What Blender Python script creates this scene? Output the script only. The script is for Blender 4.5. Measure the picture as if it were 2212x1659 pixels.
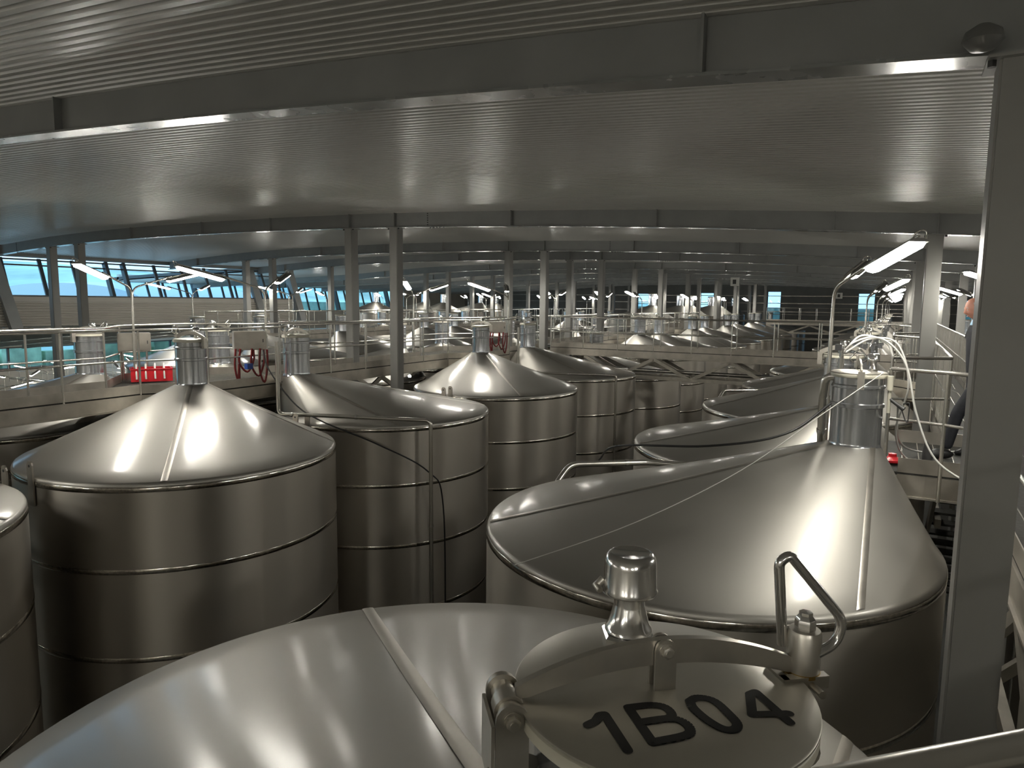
import bpy, bmesh, math, random
from mathutils import Vector, Matrix
random.seed(7)
PI = math.pi
sc = bpy.context.scene
for o in list(bpy.data.objects): bpy.data.objects.remove(o)
C = sc.collection

# ------------------------------------------------------------------ camera, world, lights, exposure
CZ = 8.175
cam = bpy.data.cameras.new('camera'); co = bpy.data.objects.new('camera', cam); C.objects.link(co)
R_ = Vector((0.87738, 0.47965, 0.011665)); U_ = Vector((-0.06586, 0.09632, 0.99317)); F_ = Vector((-0.47525, 0.87216, -0.1161))
m = Matrix((R_, U_, -F_)).transposed().to_4x4(); m.translation = Vector((0, 0, CZ)); co.matrix_world = m
cam.sensor_fit = 'HORIZONTAL'; cam.sensor_width = 36; cam.lens = 36 * 1517.86 / 2212; cam.clip_start = 0.05; cam.clip_end = 2000
sc.camera = co
w = bpy.data.worlds.new('dusk_sky'); sc.world = w; w.use_nodes = True
nt = w.node_tree; nt.nodes.clear()
out = nt.nodes.new('ShaderNodeOutputWorld'); bg = nt.nodes.new('ShaderNodeBackground')
sky = nt.nodes.new('ShaderNodeTexSky'); sky.sky_type = 'HOSEK_WILKIE'; sky.turbidity = 3.0; sky.ground_albedo = .3
sky.sun_direction = Vector((.3, -.6, .25)).normalized()
mx = nt.nodes.new('ShaderNodeMixRGB'); mx.inputs[0].default_value = .75; mx.inputs[2].default_value = (.42, .72, 1.0, 1)
nt.links.new(sky.outputs[0], mx.inputs[1]); nt.links.new(mx.outputs[0], bg.inputs[0]); bg.inputs[1].default_value = 1.8
nt.links.new(bg.outputs[0], out.inputs[0])
sc.view_settings.view_transform = 'Standard'; sc.view_settings.look = 'None'; sc.view_settings.gamma = 1
sc.view_settings.use_curve_mapping = False; sc.view_settings.exposure = 0.74
LAMP = 60.0           # radiance of the lamp diffusers
sc.cycles.max_bounces = 8; sc.cycles.diffuse_bounces = 4; sc.cycles.glossy_bounces = 5; sc.cycles.transmission_bounces = 4
sc.cycles.caustics_reflective = False; sc.cycles.caustics_refractive = False
sc.cycles.sample_clamp_indirect = 4.0
sc.cycles.use_denoising = True

# ------------------------------------------------------------------ materials
def mat(name, col, rough=.5, metal=0., noise=0., scale=8., rvar=0., aniso=0., tangent=None, stretch=None, bump=0., emit=None, es=0., spec=.5, coat=0., arot=0.):
    M = bpy.data.materials.new(name); M.use_nodes = True; n = M.node_tree; b = n.nodes['Principled BSDF']
    b.inputs['Base Color'].default_value = (*col, 1); b.inputs['Roughness'].default_value = rough; b.inputs['Metallic'].default_value = metal
    b.inputs['Specular IOR Level'].default_value = spec
    if coat: b.inputs['Coat Weight'].default_value = coat; b.inputs['Coat Roughness'].default_value = .15
    if emit: b.inputs['Emission Color'].default_value = (*emit, 1); b.inputs['Emission Strength'].default_value = es
    if noise or rvar or bump:
        tc = n.nodes.new('ShaderNodeTexCoord'); mp = n.nodes.new('ShaderNodeMapping'); nz = n.nodes.new('ShaderNodeTexNoise')
        if stretch: mp.inputs['Scale'].default_value = stretch
        nz.inputs['Scale'].default_value = scale; nz.inputs['Detail'].default_value = 5
        n.links.new(tc.outputs['Object'], mp.inputs[0]); n.links.new(mp.outputs[0], nz.inputs[0])
        if noise:
            r = n.nodes.new('ShaderNodeMapRange'); r.inputs[3].default_value = 1 - noise; r.inputs[4].default_value = 1 + noise
            r.inputs[1].default_value = .3; r.inputs[2].default_value = .7
            mm = n.nodes.new('ShaderNodeMixRGB'); mm.blend_type = 'MULTIPLY'; mm.inputs[0].default_value = 1; mm.inputs[1].default_value = (*col, 1)
            n.links.new(nz.outputs[0], r.inputs[0]); n.links.new(r.outputs[0], mm.inputs[2]); n.links.new(mm.outputs[0], b.inputs['Base Color'])
        if rvar:
            r = n.nodes.new('ShaderNodeMapRange'); r.inputs[3].default_value = rough - rvar; r.inputs[4].default_value = rough + rvar
            r.inputs[1].default_value = .3; r.inputs[2].default_value = .7
            n.links.new(nz.outputs[0], r.inputs[0]); n.links.new(r.outputs[0], b.inputs['Roughness'])
        if bump:
            bp = n.nodes.new('ShaderNodeBump'); bp.inputs['Strength'].default_value = bump; bp.inputs['Distance'].default_value = .01
            n.links.new(nz.outputs[0], bp.inputs['Height']); n.links.new(bp.outputs[0], b.inputs['Normal'])
    if aniso:
        b.inputs['Anisotropic'].default_value = aniso
        t = n.nodes.new('ShaderNodeTangent'); t.direction_type = 'RADIAL'; t.axis = 'Z'; b.inputs['Anisotropic Rotation'].default_value = arot; n.links.new(t.outputs[0], b.inputs['Tangent'])
    return M
M = {}
M['wall'] = mat('brushed_steel_shell', (.47, .44, .39), .42, .93, .05, 1.0, .03, aniso=.85, arot=.25, coat=.12, stretch=(1, 1, .04))
M['cone'] = mat('matt_steel_cone', (.41, .395, .36), .48, .93, .03, 1.1, .03, coat=.55)
M['band'] = mat('polished_weld_band', (.55, .52, .47), .14, 1, .25, 30, .05)
M['seam'] = mat('ground_weld_strip', (.46, .435, .39), .36, .95, .06, 9, .04)
M['neck'] = mat('mirror_steel', (.60, .62, .65), .19, .88, .05, 6, .05, stretch=(1, 1, .1))
M['lid'] = mat('lid_steel', (.70, .67, .60), .36, .85, .04, 9, .01)
M['cast'] = mat('cast_steel', (.62, .59, .53), .34, .92, .05, 25, .01)
M['polish'] = mat('polished_steel', (.74, .73, .71), .17, .96)
M['tube'] = mat('steel_tube', (.68, .66, .61), .25, .93)
M['galv'] = mat('brushed_sheet', (.46, .43, .38), .38, .85, .15, 4, .08)
M['truss'] = mat('painted_truss', (.46, .43, .37), .45, .5, .15, 5)
M['beam'] = mat('grey_beam_paint', (.30, .305, .295), .42, 0, .08, 2, .05, spec=.6)
M['flange'] = mat('grey_flange_paint', (.26, .27, .26), .25, 0, .1, 3, .08, spec=.9, coat=.5)
M['col'] = mat('grey_column_paint', (.31, .305, .285), .45, 0, .06, 2, .05, spec=.5)
M['ceil'] = mat('ribbed_ceiling_sheet', (.76, .745, .70), .33, .0, .05, .35, .05, spec=.7)
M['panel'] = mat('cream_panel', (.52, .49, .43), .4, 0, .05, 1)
M['dark'] = mat('dark_paint', (.05, .05, .05), .5)
M['frame'] = mat('dark_window_frame', (.07, .075, .08), .4)
M['grate'] = mat('dark_grating', (.045, .044, .040), .7, 0, .3, 30, spec=.25)
M['concrete'] = mat('dark_concrete', (.10, .10, .09), .7, 0, .2, 1)
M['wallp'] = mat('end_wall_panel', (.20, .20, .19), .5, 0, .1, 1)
M['lamp'] = mat('lamp_glow', (.9, .9, .85), .5, emit=(1, .965, .87), es=LAMP)
M['housing'] = mat('lamp_housing', (.28, .28, .27), .3, .6)
M['rubber'] = mat('black_rubber', (.012, .012, .012), .45)
M['ink'] = mat('black_decal', (.012, .012, .013), .35)
M['red'] = mat('red_plastic', (.62, .02, .03), .35, 0, .1, 10)
M['redhose'] = mat('red_rubber', (.17, .01, .01), .4)
M['white'] = mat('white_plastic', (.66, .65, .61), .4)
M['cream'] = mat('cream_gasket', (.66, .63, .52), .45)
M['blue'] = mat('blue_plastic', (.03, .08, .35), .4)
M['skin'] = mat('skin', (.62, .30, .22), .5, 0, .08, 20)
M['hair'] = mat('white_hair', (.6, .6, .6), .7, 0, .2, 60)
M['cloth'] = mat('dark_cloth', (.012, .013, .018), .8, 0, .3, 20)
M['denim'] = mat('dark_denim', (.02, .022, .03), .85, 0, .3, 30)
M['shirt'] = mat('pale_blue_shirt', (.35, .55, .72), .7)
M['hill'] = mat('dry_grass_hill', (.42, .55, .48), .9, 0, .35, .05)
M['leaf'] = mat('dark_foliage', (.16, .24, .20), .9, 0, .4, .6)
M['outroof'] = mat('outdoor_white_roof', (.6, .62, .64), .5)
M['green'] = mat('garden_green', (.42, .55, .36), .9, 0, .5, .8)
G = bpy.data.materials.new('window_glass'); G.use_nodes = True; n = G.node_tree; n.nodes.clear()
o_ = n.nodes.new('ShaderNodeOutputMaterial'); tr = n.nodes.new('ShaderNodeBsdfTransparent'); gl = n.nodes.new('ShaderNodeBsdfGlossy'); mi = n.nodes.new('ShaderNodeMixShader')
tr.inputs[0].default_value = (.82, .93, 1.0, 1); gl.inputs['Roughness'].default_value = .02; mi.inputs[0].default_value = .06
n.links.new(tr.outputs[0], mi.inputs[1]); n.links.new(gl.outputs[0], mi.inputs[2]); n.links.new(mi.outputs[0], o_.inputs[0]); M['glass'] = G

# ------------------------------------------------------------------ mesh helpers
class MB:
    def __init__(s): s.v = []; s.f = []
    def add(s, vs, fs):
        b = len(s.v); s.v += [tuple(p) for p in vs]; s.f += [tuple(i + b for i in f) for f in fs]; return s
    def box(s, a, b):
        x0, y0, z0 = a; x1, y1, z1 = b
        return s.add([(x0, y0, z0), (x1, y0, z0), (x1, y1, z0), (x0, y1, z0), (x0, y0, z1), (x1, y0, z1), (x1, y1, z1), (x0, y1, z1)],
                     [(0, 3, 2, 1), (4, 5, 6, 7), (0, 1, 5, 4), (1, 2, 6, 5), (2, 3, 7, 6), (3, 0, 4, 7)])
    def bar(s, p, q, wd, hd, up=(0, 0, 1)):
        p = Vector(p); q = Vector(q); d = (q - p).normalized(); up = Vector(up)
        if abs(d.dot(up)) > .95: up = Vector((0, 1, 0))
        r = d.cross(up).normalized() * wd / 2; u = r.cross(d).normalized() * hd / 2
        vs = [p - r - u, p + r - u, p + r + u, p - r + u, q - r - u, q + r - u, q + r + u, q - r + u]
        return s.add(vs, [(0, 1, 2, 3), (7, 6, 5, 4), (0, 4, 5, 1), (1, 5, 6, 2), (2, 6, 7, 3), (3, 7, 4, 0)])
    def tube(s, pts, r, seg=8, cap=True):
        pts = [Vector(p) for p in pts]; rings = []; nrm = None
        rs = r if isinstance(r, (list, tuple)) else [r] * len(pts)
        for i, p in enumerate(pts):
            d = (pts[min(i + 1, len(pts) - 1)] - pts[max(i - 1, 0)]).normalized()
            if nrm is None:
                nrm = d.cross(Vector((0, 0, 1)) if abs(d.z) < .9 else Vector((1, 0, 0))).normalized()
            else:
                nrm = (nrm - d * nrm.dot(d)).normalized()
            bn = d.cross(nrm)
            rings.append([p + (nrm * math.cos(2 * PI * k / seg) + bn * math.sin(2 * PI * k / seg)) * rs[i] for k in range(seg)])
        vs = [v for rg in rings for v in rg]; fs = []
        for i in range(len(rings) - 1):
            for k in range(seg):
                a = i * seg + k; b = i * seg + (k + 1) % seg; fs.append((a, b, b + seg, a + seg))
        if cap: fs.append(tuple(range(seg))[::-1]); fs.append(tuple(range(len(vs) - seg, len(vs))))
        return s.add(vs, fs)
    def lathe(s, prof, c=(0, 0, 0), seg=32, cap0=False, cap1=False, mtx=None):
        c = Vector(c); vs = []; fs = []
        for r, z in prof:
            for k in range(seg):
                p = Vector((r * math.cos(2 * PI * k / seg), r * math.sin(2 * PI * k / seg), z))
                vs.append(c + (mtx @ p if mtx else p))
        for i in range(len(prof) - 1):
            for k in range(seg):
                a = i * seg + k; b = i * seg + (k + 1) % seg; fs.append((a, b, b + seg, a + seg))
        if cap0: fs.append(tuple(range(seg))[::-1])
        if cap1: fs.append(tuple(range(len(vs) - seg, len(vs))))
        return s.add(vs, fs)
    def mesh(s, name, material, smooth=None):
        me = bpy.data.meshes.new(name); me.from_pydata(s.v, [], s.f); me.update()
        me.materials.append(M[material] if isinstance(material, str) else material)
        if smooth is not None:
            for p in me.polygons: p.use_smooth = True
            me.set_sharp_from_angle(angle=math.radians(smooth))
        return me
    def build(s, name, material, parent=None, smooth=None, **kw):
        return link(s.mesh(name, material, smooth), name, parent, **kw)
def link(me, name, parent=None, loc=(0, 0, 0), label=None):
    o = bpy.data.objects.new(name, me); C.objects.link(o); o.location = loc
    if parent: o.parent = parent
    if label: o['label'] = label
    return o
def tag(o, label, cat, group=None):
    o['label'] = label; o['category'] = cat
    if group: o['group'] = group
    return o
def thing(name, label, cat, loc=(0, 0, 0), rz=0, group=None):
    o = bpy.data.objects.new(name, None); C.objects.link(o); o.location = loc; o.rotation_euler = (0, 0, rz); o.empty_display_size = .1
    return tag(o, label, cat, group)
def struct(name, mb, material, parent=None, smooth=None):
    o = mb.build(name, material, parent, smooth)
    if not parent: o['kind'] = 'structure'
    return o
def bez(p0, p1, p2, n=8):
    p0, p1, p2 = map(Vector, (p0, p1, p2))
    return [(p0 * (1 - t) ** 2 + p1 * 2 * t * (1 - t) + p2 * t * t) for t in [i / n for i in range(n + 1)]]
def rounded(pts, r=.1, n=5):
    pts = [Vector(p) for p in pts]; out = [pts[0]]
    for i in range(1, len(pts) - 1):
        a = (pts[i - 1] - pts[i]); b = (pts[i + 1] - pts[i]); rr = min(r, a.length * .45, b.length * .45)
        out += bez(pts[i] + a.normalized() * rr, pts[i], pts[i] + b.normalized() * rr, n)
    return out + [pts[-1]]
def catmull(pts, n=6):
    P = [Vector(p) for p in pts]; P = [P[0] * 2 - P[1]] + P + [P[-1] * 2 - P[-2]]; out = []
    for i in range(1, len(P) - 2):
        for k in range(n):
            t = k / n; a, b, c, d = P[i - 1:i + 3]
            out.append(.5 * ((2 * b) + (c - a) * t + (2 * a - 5 * b + 4 * c - d) * t * t + (3 * b - a - 3 * c + d) * t ** 3))
    return out + [P[-2]]
ORD = ['nearest', 'second', 'third', 'fourth', 'fifth', 'sixth', 'seventh', 'eighth', 'ninth', 'tenth', 'eleventh', 'twelfth', 'thirteenth', 'fourteenth', 'fifteenth']

# ------------------------------------------------------------------ roof profile
ARCH = [(-60, 8.0), (-45, 8.95), (-38, 9.2), (-30, 9.45), (-28, 9.63), (-25, 9.85), (-18.7, 9.97), (-12, 9.93), (-7.5, 9.79), (-4.4, 9.66), (-1.8, 9.5), (.5, 9.34), (4, 9.08), (12, 8.4), (20, 7.6)]
def arch(x):
    for (a, za), (b, zb) in zip(ARCH, ARCH[1:]):
        if a <= x <= b:
            t = (x - a) / (b - a); return za + (zb - za) * t
    return ARCH[0][1] if x < -60 else ARCH[-1][1]
def archs(x):   # smoothed
    return sum(arch(x + d) * wgt for d, wgt in ((-3, .15), (-1.5, .2), (0, .3), (1.5, .2), (3, .15)))
BD = .34
BY = [-5.0, 4.2, 13.5, 21.5, 26.7, 34.8, 40.0, 48.1, 53.3, 61.4, 66.6]
YE = 72.0; YB = -9.0; XR = 14.0; XW = -30.0; XF = -46.0

# ceiling: real ribs running along the beams
def ceiling(name, x0, x1, y0, y1, zf, pitch=.105, dep=.03, stepx=1.0):
    mb = MB(); nx = max(2, int((x1 - x0) / stepx)); xs = [x0 + (x1 - x0) * i / nx for i in range(nx + 1)]
    prof = []; y = y0
    while y < y1:
        prof += [(y, 0), (y + pitch * .5, 0), (y + pitch * .62, dep), (y + pitch * .88, dep)]; y += pitch
    prof.append((y1, 0)); zz = [zf(x) for x in xs]
    vs = [(x, yy, z + d) for yy, d in prof for x, z in zip(xs, zz)]; nn = len(xs)
    fs = [(i * nn + k, i * nn + k + 1, (i + 1) * nn + k + 1, (i + 1) * nn + k) for i in range(len(prof) - 1) for k in range(nn - 1)]
    mb.add(vs, fs); return struct(name, mb, 'ceil')
ceiling('ceiling', XW, XR, YB, 29.0, lambda x: archs(x) + BD)
ceiling('ceiling', XF, XR, 29.0, YE, lambda x: archs(x) + BD, pitch=.21, dep=.05, stepx=1.5)
# roof slab above the sheet (keeps daylight out)
mb = MB()
for x0, x1, y0, y1 in ((XW - .3, XR, YB, 29.0), (XF - .3, XR, 29.0, YE)):
    k = int((x1 - x0) / 2)
    for i in range(k):
        a = x0 + (x1 - x0) * i / k; b = x0 + (x1 - x0) * (i + 1) / k
        mb.add([(a, y0, archs(a) + BD + .12), (b, y0, archs(b) + BD + .12), (b, y1, archs(b) + BD + .12), (a, y1, archs(a) + BD + .12),
                (a, y0, archs(a) + BD + .3), (b, y0, archs(b) + BD + .3), (b, y1, archs(b) + BD + .3), (a, y1, archs(a) + BD + .3)],
               [(0, 3, 2, 1), (4, 5, 6, 7), (0, 1, 5, 4), (1, 2, 6, 5), (2, 3, 7, 6), (3, 0, 4, 7)])
struct('trim_1', mb, 'dark')
struct('floor', MB().box((-56, YB - .3, -.2), (XR + .3, YE + .3, 0)), 'concrete')
struct('wall_right', MB().box((XR, YB, 0), (XR + .2, YE, 9.2)), 'panel')
struct('wall_back', MB().box((-56, YB - .2, 0), (XR, YB, 10.6)), 'panel')

# end wall with tall windows
wins = [(-24.2, -23.0, 7.3, 9.2), (-17.6, -16.3, 7.2, 9.3), (-11.15, -9.95, 6.6, 9.45), (-3.25, -1.9, 5.6, 9.3), (4.6, 5.6, 6.6, 8.75)]
mb = MB(); x = XF
for a, b, z0, z1 in wins:
    mb.box((x, YE, 0), (a, YE + .2, 10.6)); mb.box((a, YE, 0), (b, YE + .2, z0)); mb.box((a, YE, z1), (b, YE + .2, 10.6)); x = b
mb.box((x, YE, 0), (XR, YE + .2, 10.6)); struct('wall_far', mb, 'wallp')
for i, (a, b, z0, z1) in enumerate(wins):
    f = MB()
    for p, q in (((a, z0), (b, z0)), ((a, z1), (b, z1)), ((a, z0), (a, z1)), ((b, z0), (b, z1)), ((a, z0 + (z1 - z0) * .45), (b, z0 + (z1 - z0) * .45))):
        f.bar((p[0], YE + .05, p[1]), (q[0], YE + .05, q[1]), .06, .06, (0, 1, 0))
    wf = struct('window_%d' % (i + 2), f, 'frame'); MB().box((a, YE + .05, z0), (b, YE + .06, z1)).build('pane', 'glass', wf)
# horizontal cladding rails on the far wall
for z in (6.7, 7.5, 8.3, 9.0):
    mb = MB(); mb.box((XF, YE - .08, z), (XR, YE - .002, z + .07)); struct('trim_2', mb, 'galv')

# clerestory on the left: raking mullions, glass, ribbed panel under the sill
Y0, Y1 = 11.0, 29.0; SILL = 8.19; LEAN = -.55
def topz(y): return 9.66
wf = MB()
for z, x in ((SILL, XW), (9.62, XW + LEAN), (9.40, XW + LEAN * .85)): wf.bar((x, Y0, z), (x, Y1, z), .10, .06)
w1 = struct('window_1', wf, 'frame')
ys = [11.6, 13.1, 14.6, 16.0, 17.3, 18.7, 19.5, 21.0, 22.4, 23.7, 25.0, 26.1, 27.2, 28.3, 29.0]
for i, y in enumerate(ys):
    thick = .22 if i in (5, 6, 12) else .07
    MB().bar((XW + .02, y, SILL - .0), (XW + LEAN + .02, y + .02, 9.66), thick, .14, (0, 1, 0)).build('mullion', 'frame', w1)
for i, (a, b) in enumerate(zip([Y0] + ys, ys)):
    MB().add([(XW - .02, a, SILL), (XW - .02, b, SILL), (XW + LEAN - .02, b, 9.66), (XW + LEAN - .02, a, 9.66)], [(0, 1, 2, 3)]).build('pane', 'glass', w1)
# louvre ladder inside the fifteenth bay
# ribbed cream panel
pl = MB(); nrib = 9
prof = [(XW + .05, SILL - .02)]
for i in range(nrib):
    z = SILL - .22 - i * .1
    prof += [(XW + .05, z), (XW + .12, z - .015), (XW + .12, z - .06), (XW + .05, z - .075)]
prof += [(XW + .05, 7.0), (XW - .2, 6.95), (XW - .2, SILL - .02)]
vs = []; 
for y in (9.0, Y1): vs += [(x, y, z) for x, z in prof]
k = len(prof); pl.add(vs, [(i, (i + 1) % k, (i + 1) % k + k, i + k) for i in range(k)])
struct('wall_left', pl, 'panel')
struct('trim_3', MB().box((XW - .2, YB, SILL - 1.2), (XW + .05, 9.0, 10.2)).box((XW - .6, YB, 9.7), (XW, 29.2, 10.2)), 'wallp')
for y in (14.3, 26.4, 29.15):       # raking dark steel fins in front of the panel
    MB_ = MB().bar((XW + .35, y + .35, 6.75), (XW - .25, y - .1, 9.7), .34 if y > 29 else .22, .42, (0, 1, 0)); o = MB_.build('steel_fin', 'beam')
    tag(o, {14.3: 'raking dark steel fin at the near end of the clerestory window', 26.4: 'raking dark steel fin dividing the clerestory window', 29.15: 'broad dark fin closing the far end of the clerestory window'}[y], 'beam')

# annexe: wall and glazing further along
mb = MB(); mb.box((XF, 29.0, 9.3), (XF + .2, YE, 9.7)).box((XF, 29.0, 5.6), (XF + .25, YE, 7.15)).box((XF, 29.0, 0), (XF + .2, YE, 3.0)).box((XF, 60, 7.1), (XF + .2, YE, 9.4))
struct('wall_left_annexe', mb, 'panel')
w7 = struct('window_7', MB().box((XF, 29, 7.15), (XF + .14, 60, 7.22)).box((XF, 29, 9.2), (XF + .14, 60, 9.3)), 'frame')
y = 29.0
i = 0
while y < 60:
    MB().bar((XF + .08, y, 7.2), (XF - .3, y - .25, 9.3), .45 if i % 6 == 5 else .09, .14, (0, 1, 0)).build('mullion', 'frame', w7)
    MB().add([(XF - .02, y, 7.15), (XF - .02, y + 1.25, 7.15), (XF - .35, y + 1.25, 9.3), (XF - .35, y, 9.3)], [(0, 1, 2, 3)]).build('pane', 'glass', w7)
    y += 1.25; i += 1

# lower hall to the left: roof falling away, beams, far window strip
def low(x): t = (-30 - x) / 22.; return 6.95 - 1.75 * t - .25 * t * t
ceiling('ceiling_lower_hall', -52, XW, YB, 29.6, lambda x: low(x), pitch=.21, dep=.05, stepx=1.5)
mb = MB(); mb.box((-52.2, YB, 0), (-52, 62, 3.3)).box((-52.2, YB, 4.75), (-52, 62, 5.4))
struct('wall_lower_hall', mb, 'panel')
struct('floor_lower_hall', MB().box((-51.9, YB, 1.2), (-30.2, 29.5, 1.3)), 'panel')
w8 = struct('window_8', MB().box((-52.1, YB, 3.3), (-51.95, 62, 3.38)).box((-52.1, YB, 4.68), (-51.95, 62, 4.76)), 'frame')
y = 10.0
while y < 60:
    MB().box((-52.1, y - .06, 3.3), (-51.95, y + .06, 4.75)).build('mullion', 'frame', w8)
    MB().box((-52.05, y, 3.35), (-52.04, y + 3, 4.7)).build('pane', 'glass', w8); y += 3
for i, y in enumerate((13.5, 17.6, 21.5, 25.4, 29.4)):
    t = thing('lower_roof_beam', 'sloping grey roof beam over the lower hall, %s from the viewer' % ORD[i], 'beam', group='beams over the lower hall')
    mb = MB(); fb = MB(); xs = [XW - 1.4 * k for k in range(16)]
    for a, b in zip(xs, xs[1:]):
        mb.bar((a, y, low(a) - .17), (b, y, low(b) - .17), .03, .34); fb.bar((a, y, low(a) - .35), (b, y, low(b) - .35), .2, .03)
    mb.build('web', 'beam', t); fb.build('bottom_flange', 'flange', t)
# outdoors
mb = MB(); vs = []; nx, ny = 26, 40
for i in range(nx):
    for j in range(ny):
        x = -75 - i * 14; y = -60 + j * 12
        vs.append((x, y, -2 + 20 * (1 - math.exp(-i * .17)) + 2.5 * math.sin(j * .35 + i * .2) * min(1, i * .12) + 1.2 * math.sin(j * .9 + 1)))
mb.add(vs, [(i * ny + j, (i + 1) * ny + j, (i + 1) * ny + j + 1, i * ny + j + 1) for i in range(nx - 1) for j in range(ny - 1)])
hill = mb.build('hillside', 'hill', smooth=180); tag(hill, 'pale dry hillside seen through the clerestory window', 'hill')
mb = MB(); mb.box((-700, -700, -2.5), (700, 700, -2.2)); gr = mb.build('ground_outside', 'hill'); gr['kind'] = 'structure'
mb = MB(); mb.box((-200, YE + 14, -2), (80, YE + 15, 7.8)); tag(mb.build('hedge', 'leaf'), 'dark blue green hedge beyond the far end windows', 'hedge')
def blob(c, r, seed, name, material):
    rnd = random.Random(seed); b = bmesh.new(); bmesh.ops.create_icosphere(b, subdivisions=3, radius=1)
    for v in b.verts:
        d = 1 + .28 * math.sin(v.co.x * 5 + seed) * math.sin(v.co.y * 6) + rnd.uniform(-.12, .12); v.co = Vector((v.co.x * r[0], v.co.y * r[1], v.co.z * r[2])) * d + Vector(c)
    me = bpy.data.meshes.new(name); b.to_mesh(me); b.free(); me.materials.append(M[material]); return me
for i, (y, z, r) in enumerate(((20, 15.6, 3.2), (64, 15.6, 2.2), (96, 16.0, 4.0), (150, 16.5, 5), (44, 9.8, 3.4), (118, 15, 3.0))):
    t = thing('hill_tree', ['small round tree left of the first mullion on the hilltop', 'low tree on the skyline between two mullions', 'broad dark tree on the hilltop',
        'far dark tree at the end of the skyline', 'lone bush halfway down the hillside', 'bushy tree behind the white roof'][i], 'tree')
    x = -205 if i != 4 else -150
    link(blob((x, y * 205 / 30 * .1 + y * 3.2, z + r * .2), (r, r * 1.3, r), i, 'crown', 'leaf'), 'crown', t)
    MB().tube([(x, y * 205 / 30 * .1 + y * 3.2, z - 22), (x, y * 205 / 30 * .1 + y * 3.2, z)], .5).build('trunk', 'dark', t)
# curved white roof of the neighbouring wing seen through the clerestory
mb = MB(); pr_ = []
for i in range(25):
    a = PI * i / 24; pr_.append((math.cos(a), math.sin(a)))
vs = []
for y in (33, 36, 44):
    vs += [(-61 + 12 * c_, y, 7.7 + (1.75 if y > 33 else 1.6) * s_) for c_, s_ in pr_]
mb.add(vs, [(j * 25 + i, j * 25 + i + 1, (j + 1) * 25 + i + 1, (j + 1) * 25 + i) for j in range(2) for i in range(24)] + [tuple(range(25))])
tag(mb.build('neighbouring_roof', 'outroof', smooth=40), 'white curved roof of the wing outside the clerestory window', 'roof')
mb = MB()
for y in range(0, 66, 3): mb.box((-58, y, -2), (-57, y + 2.7, 4.6 + .6 * math.sin(y)))
tag(mb.build('garden_hedge', 'green'), 'bright green planting outside the lower hall window strip', 'hedge')

# ------------------------------------------------------------------ beams and columns
COLX = [.455, 1.78, -10.52, -11.9, -23.3, -24.9]
for bi, y in enumerate(BY):
    xl = XW if y < 29 else XF
    nm = 'behind the camera' if bi == 0 else '%s from the viewer, spanning the hall' % ORD[bi - 1]
    if bi == 0: continue
    t = thing('roof_beam', 'curved grey steel roof beam, ' + nm, 'beam', group='curved roof beams')
    xs = []; x = xl
    while x < XR: xs.append(x); x += 1.0
    xs.append(XR); w_ = MB(); f_ = MB()
    w_.add([(x, y + s * .012, archs(x) + z) for s in (-1, 1) for z in (.02, BD) for x in xs],
           [q for k in range(len(xs) - 1) for q in ((k, k + 1, k + 1 + len(xs), k + len(xs)), (k + 2 * len(xs), k + 3 * len(xs), k + 1 + 3 * len(xs), k + 1 + 2 * len(xs)))])
    nn = len(xs)
    f_.add([(x, y + s * .10, archs(x) + z) for s in (-1, 1) for z in (0, .02) for x in xs],
           [q for k in range(nn - 1) for q in ((k + 2 * nn, k + 1 + 2 * nn, k + 1, k), (k + nn, k + 1 + nn, k + 1 + 3 * nn, k + 3 * nn), (k, k + 1, k + 1 + nn, k + nn), (k + 2 * nn, k + 3 * nn, k + 1 + 3 * nn, k + 1 + 2 * nn))])
    w_.build('web', 'beam', t); f_.build('bottom_flange', 'flange', t)
    sx = [-28, -20.5, -17.3, -14.6, -11.9, -10.52, -7.4, -4.2, -1.06, .48, 4, 8] + ([-36, -42] if y > 29 else [])
    for x in sx:
        if bi < 7 and not (bi == 1 and x in (-4.2, -10.52)): MB().box((x - .008, y - .09, archs(x) + .02), (x + .008, y + .09, archs(x) + BD)).build('stiffener', 'beam', t)
    if bi in (2, 3, 4):
        for xx in ((-27, -9.6) if bi == 2 else (-8.2,)):
            mb = MB()
            for k in range(6): mb.tube([(xx, y - .03, archs(xx) + .06 + k * .05), (xx, y - .012, archs(xx) + .06 + k * .05)], .013, 6)
            for k in range(5): mb.tube([(xx + .1 + k * .09, y - .05, archs(xx) - .03), (xx + .1 + k * .09, y - .05, archs(xx))], .016, 6)
            mb.build('splice_bolts', 'dark', t)
rowname = {.455: 'on the near side of the right walkway', 1.78: 'on the far side of the right walkway', -10.52: 'on the near side of the central walkway', -11.9: 'behind the central walkway',
           -23.3: 'on the near side of the left walkway', -24.9: 'behind the left walkway'}
colm = {}
for x in COLX:
    for bi, y in enumerate(BY):
        if bi == 0 or (x < -9 and y < 6) or (x > 1 and y < 6): continue
        zt = archs(x)
        t = thing('steel_column', 'grey square steel column %s, %s in its row' % (rowname[x], ORD[bi - 1 - (1 if x < -9 or x > 1 else 0)]), 'column', (x, y, 0), group='columns ' + rowname[x])
        h = .115
        mb = MB().box((-h, -.12, 0), (h, .12, zt - .015)); o = mb.build('shaft', 'col', t)
        b = bmesh.new(); b.from_mesh(o.data); bmesh.ops.bevel(b, geom=[e for e in b.edges if abs(e.verts[0].co.z - e.verts[1].co.z) > 1], offset=.012, segments=2, affect='EDGES'); b.to_mesh(o.data); b.free()
        MB().box((-h - .05, -.16, zt - .015), (h + .05, .16, zt)).build('cap_plate', 'col', t)
        if bi < 5:
            mb = MB()
            for sx in (-1, 1): mb.tube([(sx * (h + .03), -.10, zt - .045), (sx * (h + .03), -.10, zt - .015)], .02, 6)
            mb.build('cap_bolts', 'dark', t)

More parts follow.
